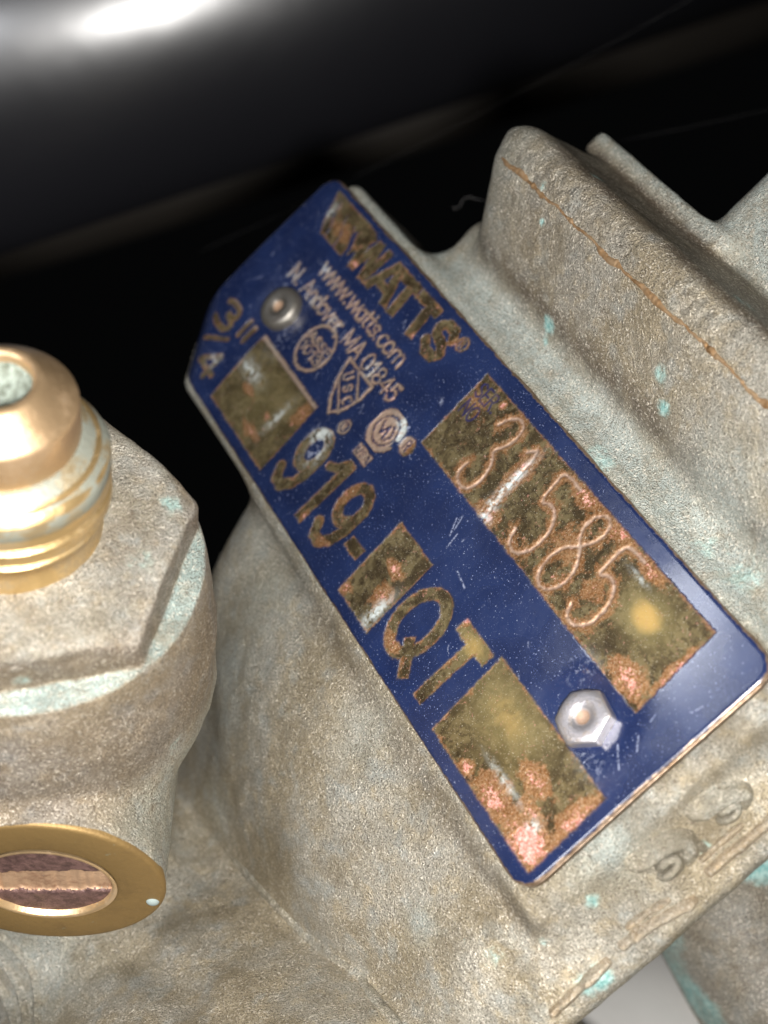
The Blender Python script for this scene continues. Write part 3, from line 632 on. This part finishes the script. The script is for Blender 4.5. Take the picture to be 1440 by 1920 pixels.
def build_cock(root):
    h = 0.20; o = (-12.0, -13.0, -30.0)
    X, Y, Z = grid(o, (12, 10, 1.0), h)
    F = f_cock(X, Y, Z).astype(np.float32)
    V, Fc = surface(F, o, h); V = project(f_cock, V, 2); N = vnormals(V, Fc); x, y, z = V.T
    dis = 0.10 * vnoise(x, y, z, 0.35, 41) + 0.05 * vnoise(x, y, z, 1.1, 42)
    ringface = y < -LB + 0.25
    V = V + N * (dis * np.where(ringface, 0.1, 1))[:, None]
    x, y, z = V.T; ss = lambda v, a, b: np.clip((v - a) / (b - a), 0, 1)
    rr = np.hypot(x, y)
    shelf = np.exp(-((z + 3.0) / 0.35)**2) * (rr > 8.8) * ss(N[:, 2], 0.3, 0.7)
    pat = np.maximum(0.22 * ss(z, -0.6, -0.1), 1.2 * shelf); pat = np.maximum(pat, 0.45 * ss(-z, 11.5, 14.5) * (1 - ss(-z, 20, 26)))
    cy = np.zeros(len(V))
    for a, b, c, rad, s in [(8.4, 2.0, 0, 1.1, .75), (7.2, -2.2, 0, 1.3, .6), (9.9, -6.5, -12.0, 1.8, 0.6), (3.5, -6.5, -13.5, 1.6, .6), (1.5, -8.8, -2, .8, .7), (-3, -9.5, -3.2, 1.2, .7), (5.5, -5.0, -14.5, 1.5, .5)]:
        cy = np.maximum(cy, s * np.exp(-((x - a)**2 + (y - b)**2 + (z - c)**2) / rad**2))
    wear_and_light = np.stack([np.clip(pat, 0, 1), 0.55 * ss(-z, 4, 6) * (1 - ss(-z, 11, 14)) + 0.7 * (N[:, 2] < 0.45) * ss(z, -3.0, -2.4), cy, 0 * x], 1)
    c = mesh_obj('test_cock', V, Fc, CAST_COCK, root, True, 'weathered bronze test cock with a flare outlet')
    c.data.normals_split_custom_set_from_vertices(vnormals(V, Fc).tolist())
    col_attr(c, 'wear_and_light', wear_and_light)
    c.matrix_parent_inverse = Matrix.Identity(4); c.matrix_local = ROOT.matrix_world.inverted() @ mat_of(XC, YC, ZC, OC)
    bpy.context.view_layer.update()
    # threaded flare outlet
    bright = brass_material("worn_bright_brass", (0.56, 0.39, 0.18), (0.34, 0.25, 0.14), 0.45, 0.34, 0.5, 0.6, 0.85)
    V = []; F = []; n = 128; rows = []
    prof = [(4.9, -0.4), (4.85, 0.3), (4.75, 0.8), (4.75, 1.9)]
    nz = 90; zt0, zt1 = 1.9, 6.7
    def rad(a, z):
        if z < zt0: return None
        ph = ((z - zt0) / 1.27 + a / (2 * math.pi)) % 1.0
        tri = 1 - math.exp(-((ph - 0.5) / 0.13)**2)
        fade = min(1, (z - zt0) / 0.7, (zt1 - z) / 0.7) if z < zt1 else 0
        return 4.95 + 0.52 * (0.25 + 0.75 * tri) * max(0.0, fade) if z < zt1 - 0.01 else 4.95
    zs = [zt0 + (zt1 - zt0) * i / nz for i in range(nz + 1)]
    for i in range(n):
        a = 2 * math.pi * i / n; col = [(r, z) for r, z in prof] + [(rad(a, z), z) for z in zs] + [(4.3, 6.75)]
        V += [(r * math.cos(a), r * math.sin(a), z) for r, z in col]; m = len(col)
    for i in range(n):
        for j in range(m - 1): F.append((i * m + j, ((i + 1) % n) * m + j, ((i + 1) % n) * m + j + 1, i * m + j + 1))
    mesh_obj('threaded_neck', V, F, bright, c, True)
    P, Q = lathe([(5.35, 4.9), (5.5, 5.05), (5.5, 5.9), (5.42, 6.05), (4.9, 6.6), (4.3, 7.15), (4.0, 7.3), (3.9, 7.3)], 128)
    P = P + P * np.array([1, 1, 0]) * (0.012 * vnoise(P[:, 0], P[:, 1], P[:, 2], 0.9, 61))[:, None]
    mesh_obj('oxidised_shoulder', P, Q, brass_material("grey_green_oxide_brass", (0.40, 0.31, 0.18), (0.23, 0.24, 0.20), 0.8, 0.42, 1.0, 0.4, 0.75), c, True)
    flare = [(3.9, 6.9), (3.92, 7.2), (4.06, 7.4), (4.10, 7.6), (4.10, 9.55), (4.06, 9.72), (3.95, 9.86), (2.5, 11.1), (2.3, 11.25), (2.12, 11.28), (1.95, 11.2), (1.86, 11.0), (1.86, 8.5)]
    P, Q = lathe(flare, 128); mesh_obj('flare_nose', P, Q, brass_material("polished_flare_brass", (0.50, 0.34, 0.19), (0.36, 0.25, 0.15), 0.5, 0.38, 0.4, 0.65, 0.82), c, True)
    Nn = NT("green_grit_in_bore"); g = Nn.noise(2.5, 4, 0.7)
    gm = Nn.out(Nn.mix(Nn.step(g, 0.35, 0.65), (0.10, 0.115, 0.085), (0.25, 0.29, 0.25)), 0.85, 0.0, Nn.bump(g, 0.4, 0.9))
    P, Q = lathe([(0.0, 9.9), (0.7, 10.0), (1.3, 10.25), (1.7, 10.55), (1.9, 10.7)], 64)
    P[:, 2] += 0.12 * vnoise(P[:, 0], P[:, 1], P[:, 0] * 0, 1.6, 4)
    mesh_obj('bore_grit', P, Q, gm, c, True, 'grey green crust inside the outlet')
    # stem end: flat brass ring, recessed pinkish stem with a wide worn slot
    def on_stem(o):
        o.matrix_parent_inverse = Matrix.Identity(4)
        o.matrix_local = Matrix(((1, 0, 0, XB * MM), (0, 0, -1, -LB * MM), (0, 1, 0, ZB * MM), (0, 0, 0, 1)))
        return o                                # local z points out of the boss
    gold = brass_material("golden_ring_brass", (0.235, 0.15, 0.055), (0.19, 0.12, 0.045), 0.5, 0.55, 0.9, 0.55, 0.6)
    P, Q = lathe([(7.05, -0.6), (7.12, 0.0), (7.0, 0.12), (6.8, 0.16), (4.45, 0.16), (4.2, 0.08)], 128)
    on_stem(mesh_obj('stem_ring', P, Q, gold, c, True))
    P, Q = lathe([(4.25, 0.20), (4.1, 0.26), (3.95, 0.16), (3.88, -1.2)], 96)
    on_stem(mesh_obj('ring_lip', P, Q, brass_material("bright_lip_brass", (0.66, 0.46, 0.25), (0.5, 0.36, 0.22), 0.4, 0.36, 0.5, 0.6, 0.8), c, True))
    Ns = NT("pink_brown_stem"); g = Ns.noise(1.8, 4, 0.7)
    sm = Ns.out(Ns.mix(Ns.step(g, 0.35, 0.65), (0.07, 0.038, 0.034), (0.14, 0.078, 0.068)), 0.55, 0.3, Ns.bump(g, 0.15, 1.0))
    # stem face as a disc with a trench: a fine grid keeps the ragged slot walls
    k = 110; g1 = np.linspace(-3.9, 3.9, k); A1, B1 = np.meshgrid(g1, g1, indexing='ij')
    ang = math.radians(6); s = -A1 * math.sin(ang) + B1 * math.cos(ang) + 0.25
    rag = 0.14 * vnoise(A1, 0 * A1, 0 * A1, 2.5, 6) + 0.08 * vnoise(A1, B1, 0 * A1, 6, 7)
    inslot = 1 / (1 + np.exp((np.abs(s) - 1.2 + rag) / 0.05)); depth = -0.18 - 0.24 * inslot + 0.09 * inslot * vnoise(A1, 0 * A1, 0 * A1, 3.5, 8)
    depth = depth + 0.03 * vnoise(A1, B1, 0 * A1, 1.2, 9)
    V = np.stack([A1, B1, depth], -1).reshape(-1, 3); I = np.arange(k * k).reshape(k, k)
    F = np.stack([I[:-1, :-1], I[1:, :-1], I[1:, 1:], I[:-1, 1:]], -1).reshape(-1, 4)
    cen = V[F].mean(1); isl = inslot.reshape(-1)[F].mean(1) > 0.5; inr = np.hypot(cen[:, 0], cen[:, 1]) < 3.95
    for nm, msk, mt in (('stem_face', inr & ~isl, sm), ('stem_slot', inr & isl, brass_material("torn_copper_slot", (0.50, 0.33, 0.21), (0.26, 0.15, 0.09), 0.5, 0.5, 1.0, 0.4, 0.6))):
        f = F[msk]; u, inv = np.unique(f, return_inverse=True)
        on_stem(mesh_obj(nm, V[u], inv.reshape(f.shape), mt, c, True))
    P, Q = lathe([(0, 0.35), (0.2, 0.33), (0.36, 0.24), (0.42, 0.1)], 20)
    P[:, 0] += 6.3; P[:, 1] += -1.6
    Nd = NT("pale_deposit"); on_stem(mesh_obj('deposit_fleck', P, Q, Nd.out((0.20, 0.24, 0.23), 0.95, 0.0), c, True, 'small pale fleck on the ring'))
    return c

# ------------------------------------------------------------------ seams, cast characters
def ribbon(name, pts, widths, heights, mat, parent, label=None):
    V = []; F = []
    pts = np.array(pts); T = np.gradient(pts, axis=0); T /= np.linalg.norm(T, axis=1)[:, None]
    e = 0.05; G = []
    for p in pts:
        g = np.array([f_body(*(p + d)) - f_body(*(p - d)) for d in (np.array([e, 0, 0]), np.array([0, e, 0]), np.array([0, 0, e]))]); G.append(g / np.linalg.norm(g))
    G = np.array(G); pts = pts + G * disp(*pts.T)[:, None]; B = np.cross(G, T); B /= np.linalg.norm(B, axis=1)[:, None]
    for p, g, b, w, hh in zip(pts, G, B, widths, heights):
        for s, k in ((-1, -0.5), (-0.5, 0.55), (0, 1.0), (0.5, 0.55), (1, -0.5)): V.append(p + b * s * w + g * k * hh)
    for i in range(len(pts) - 1):
        for j in range(4): F.append((i * 5 + j, i * 5 + j + 1, (i + 1) * 5 + j + 1, (i + 1) * 5 + j))
    return mesh_obj(name, V, F, mat, parent, True, label)
def rope(name, pts, w, h, mat, parent, label=None, n=60, jag=0.0, fade=0.8):
    """a low rounded ridge laid along points of the casting"""
    P = np.array(pts, float)
    for _ in range(2):
        Q = [P[0]]
        for a, b in zip(P[:-1], P[1:]): Q += [a * .75 + b * .25, a * .25 + b * .75]
        P = np.array(Q + [P[-1]])
    L = np.concatenate([[0], np.cumsum(np.linalg.norm(np.diff(P, axis=0), axis=1))]); t = np.linspace(0, L[-1], n)
    P = np.stack([np.interp(t, L, P[:, k]) for k in range(3)], 1)
    P = project(f_body, P, 4)
    T = np.gradient(P, axis=0); T /= np.linalg.norm(T, axis=1)[:, None]; e = 0.05
    G = np.stack([f_body(*(P + np.eye(3)[k] * e).T) - f_body(*(P - np.eye(3)[k] * e).T) for k in range(3)], 1)
    G /= np.linalg.norm(G, axis=1)[:, None]; P = P + G * disp(*P.T)[:, None]; B = np.cross(G, T); B /= np.linalg.norm(B, axis=1)[:, None]
    u = np.linspace(-1, 1, 13); prof = np.exp(-np.abs(u / 0.62)**3 * 1.6) - 0.12
    f = np.clip(np.minimum(t, L[-1] - t) / (w * fade), 0, 1)**0.5
    f = f * (1 + jag * vnoise(P[:, 0], P[:, 1], P[:, 2], 1.6, 71)); V = []
    for i in range(n):
        for a, b in zip(u, prof): V.append(P[i] + B[i] * a * w * (0.7 + 0.3 * f[i]) + G[i] * (h * (b - 0.0) * f[i] - 0.08))
    I = np.arange(n * 13).reshape(n, 13)
    F = np.stack([I[:-1, :-1], I[:-1, 1:], I[1:, 1:], I[1:, :-1]], -1).reshape(-1, 4)
    V = np.array(V); V += 0.03 * np.stack([vnoise(V[:, 0], V[:, 1], V[:, 2], 2.5, 72 + k) for k in range(3)], 1)
    o = mesh_obj(name, V, F, mat, parent, True, label)
    col_attr(o, 'wear_and_light', np.tile(np.array([0.25, 0.15, 0.0, 0.3]), (len(V), 1)))
    return o
def build_seams(root):
    seam = brass_material("torn_orange_brass_seam", (0.40, 0.235, 0.11), (0.24, 0.16, 0.09), 0.75, 0.5, 1.0)
    n = 700; x = np.linspace(-19, 30, n); y = 18.05 + 0.05 * vnoise(x, 0 * x, 0 * x, 1.1, 58) + 0.10 * vnoise(x, 0 * x, 0 * x, 0.5, 50) + 0.04 * vnoise(x, 0 * x, 0 * x, 2.2, 51)
    z = surf_z(x, y)
    w = 0.09 + 0.20 * np.clip(vnoise(x, 0 * x, 0 * x, 1.7, 57), 0, 1) + 0.10 * np.clip(vnoise(x, 0 * x, 0 * x, 0.8, 52), 0, 1) + 0.07 * np.abs(vnoise(x, 0 * x, 0 * x, 4.0, 53))
    hh = 0.05 + 0.08 * np.abs(vnoise(x, 0 * x, 0 * x, 2.5, 54))
    ribbon('casting_seam', np.stack([x, y, z], 1), w, hh, seam, root, 'thin orange line along the rib')
    warm = cast_material("rubbed_cast_bronze", (1.25, 1.12, 0.95))
    # cast characters near the lip, and the flash left along the lip
    rope('cast_character', [(22.3, -4.8, -2.6), (22.4, -3.2, -2.8), (22.4, -2.3, -3.0), (22.8, -1.3, -3.6), (23.3, -1.6, -4.1), (23.4, -2.4, -4.0)], 1.0, 1.5, CAST, root)
    rope('cast_character', [(23.2, -3.7, -3.7), (22.9, -3.0, -3.4), (23.2, -2.3, -3.8), (23.6, -2.8, -4.1), (23.5, -3.6, -4.0), (23.2, -3.7, -3.7)], 0.62, 1.5, CAST, root)
    rope('cast_character', [(22.2, -0.5, -2.9), (22.1, 0.6, -3.0), (22.2, 1.5, -3.2), (22.5, 2.6, -4.2), (22.9, 2.4, -4.3), (23.1, 1.8, -4.4)], 1.0, 1.5, CAST, root)
    rope('cast_character', [(22.9, 0.7, -3.9), (22.6, 1.3, -3.8), (22.9, 2.0, -4.2), (23.3, 1.5, -4.4), (23.2, 0.8, -4.2), (22.9, 0.7, -3.9)], 0.62, 1.5, CAST, root)
    rope('cast_character', [(23.6, -1.3, -4.2), (23.5, -0.8, -4.3)], 0.8, 1.6, CAST, root)
    rope('lip_flash', [(24.6, -1.9, -4.8), (24.5, -0.3, -5.0), (24.5, 1.5, -5.3), (24.3, 4, -5.6)], 0.55, 1.0, warm, root, None, 80, 0.5)
    rope('lip_flash', [(24.0, -1.7, -4.4), (23.9, -0.2, -4.5), (23.9, 1.5, -4.7)], 0.36, 0.75, warm, root, None, 60, 0.5)
    rope('lip_flash', [(24.7, -8.2, -4.5), (24.8, -6.6, -4.5), (25.0, -4.6, -4.9), (25.2, -3.1, -5.1)], 0.55, 1.0, warm, root, None, 80, 0.6)
    rope('lip_flash', [(24.2, -7.2, -4.2), (24.3, -5.6, -4.3), (24.5, -4.2, -4.5)], 0.36, 0.75, warm, root, None, 60, 0.6)
    rope('lip_flash', [(24.8, -13.8, -5.0), (24.8, -12.1, -4.8), (24.8, -10.2, -4.7), (24.8, -9.0, -4.6)], 0.55, 1.0, warm, root, None, 80, 0.7)
    rope('cast_step', [(-2.9, -29.4, -10.5), (0.95, -28.1, -9.7), (5.5, -26.2, -9.3), (11, -24.3, -8.5), (15.7, -23.2, -6.5), (21, -22, -5.5)], 0.75, 0.30, CAST, root, None, 140, 0.0, 5.0)
    for P in ([(-6.5, -42.3, 0.0), (-4.0, -43.0, -1.0), (-1.2, -43.6, -2.0), (2.6, -43.4, -2.4), (5, -43.2, -2.2)],
              [(-6.5, -44.4, -1.8), (-3.9, -44.9, -2.8), (-1.2, -45.0, -3.3), (1.5, -44.7, -2.9), (4, -44.4, -2.6)],
              [(-6.5, -46.2, -3.2), (-3.1, -46.5, -3.9), (-1.0, -46.3, -3.8), (0.5, -45.9, -3.4), (3, -45.6, -3.0)]):
        rope('cast_rib', P, 0.45, 0.6, CAST, root, None, 80, 0.0)

# ------------------------------------------------------------------ assemble
ROOT = empty('backflow_valve', mat_of(XL, YL, ZL, (0, 0, 0)),
             'weathered bronze valve casting with a blue name plate and brass test cock', 'valve')
bpy.context.view_layer.update()
build_body(ROOT)
PL = build_plate(ROOT)
for (sx, sy), hx, an in zip(SCREWS, (True, False), (0.35, 0.0)): drive_screw(PL, sx, sy, hx, an, False)
ck = build_cock(ROOT)
build_seams(ROOT)

# ------------------------------------------------------------------ what stands behind
def tube(name, a, b, r, mat, label, cat, group=None, n=72, pts=None):
    P = np.array(pts if pts is not None else [a, b], float); V = []; F = []
    org = P[0].copy(); T = np.gradient(P, axis=0)
    up = np.array([0.3, 0.2, 1.0])
    for p, t in zip(P, T):
        t = t / np.linalg.norm(t); u = np.cross(t, up); u /= np.linalg.norm(u); w = np.cross(t, u)
        for i in range(n):
            q = 2 * math.pi * i / n; V.append(p - org + r * (u * math.cos(q) + w * math.sin(q)))
    m = len(P)
    for k in range(m - 1):
        for i in range(n): F.append((k * n + i, k * n + (i + 1) % n, (k + 1) * n + (i + 1) % n, (k + 1) * n + i))
    F.append(tuple(range(n))[::-1]); F.append(tuple((m - 1) * n + i for i in range(n)))
    o = mesh_obj(name, V, F, mat, None, True); o.location = Vector(org) * MM
    for p in o.data.polygons[-2:]: p.use_smooth = False
    o['label'] = label; o['category'] = cat
    if group: o['group'] = group
    return o
Nb = NT("glossy_black_pipe"); g = Nb.noise(0.05, 3)
bp = Nb.out((0.009, 0.009, 0.011), Nb.fmix(g, 0.27, 0.33), 0.0, Nb.bump(g, 0.4, 0.3), spec=1.0)
tube('black_pipe', cam_point(-900, 288, 146), cam_point(2300, -470, 378), 22, bp, 'glossy black pipe crossing behind the valve', 'pipe')
tube('brown_reflection', cam_point(-500, 585, 255), cam_point(2100, -195, 330), 7.5, NT("dull_brown_reflection").out((0.028, 0.023, 0.018), 0.7, 0.0), 'dim brown tube added as a reflection just under the glossy black pipe', 'pipe')  # added tube, stands in for a warm reflection on the black pipe
lowm = cast_material("brown_green_lower_bronze", (0.8, 0.79, 0.8), False)
P = [np.array(cam_point(1233, 1222, 122)) * (1 - k / 70) + np.array(cam_point(1764, 2240, 122)) * (k / 70) for k in range(71)]
lt = tube('lower_bronze_pipe', None, None, 10.4, lowm, 'dark bronze pipe with turquoise streaks below the lip of the valve', 'pipe', None, 120, P)
Q = np.array([v.co[:] for v in lt.data.vertices]) * 1000
cyv = np.clip(1.6 * vnoise(Q[:, 0], Q[:, 1], Q[:, 2], 0.22, 81) + 0.1, 0, 1)
col_attr(lt, 'wear_and_light', np.stack([0.3 + 0 * cyv, 0.5 * np.clip(vnoise(Q[:, 0], Q[:, 1], Q[:, 2], 0.15, 82), 0, 1), cyv, 0 * cyv], 1))
Ng = NT("pale_grey_pipe"); gg = Ng.noise(0.2, 3)
gm = Ng.out(Ng.mix(gg, (0.24, 0.235, 0.225), (0.30, 0.295, 0.285)), 0.55, 0.0)
tube('pale_grey_pipe', cam_point(500, 2000, 130), cam_point(1900, 2055, 130), 12, gm, 'pale grey pipe far below the valve', 'pipe')
silk = NT("grey_silk").out((0.12, 0.115, 0.11), 0.6, 0.0)
def strand(a, b, da, db, sag, label):
    t = np.linspace(0, 1, 40); P = [np.array(cam_point(a[0] + (b[0] - a[0]) * u, a[1] + (b[1] - a[1]) * u, da + (db - da) * u)) + np.array([0, 0, -sag * 4 * u * (1 - u)]) for u in t]
    return tube('silk_strand', None, None, 0.003, silk, label, 'spider silk', 'silk strands over the dark gap', 6, P)
strand((380, 470), (1500, -120), 150, 135, 1.0, 'long thin silk strand slanting over the dark gap')
strand((1150, 266), (1500, 190), 140, 140, 0.2, 'short thin silk strand right of the rib')
P = [np.array(cam_point(x, y, 128)) for x, y in [(848, 388), (853, 392), (862, 388), (866, 378), (872, 371), (880, 369), (893, 373), (915, 378), (935, 376)]]
tube('lint_fibre', None, None, 0.012, silk, 'tiny curled fibre hanging off the rib', 'fibre', None, 6, P)
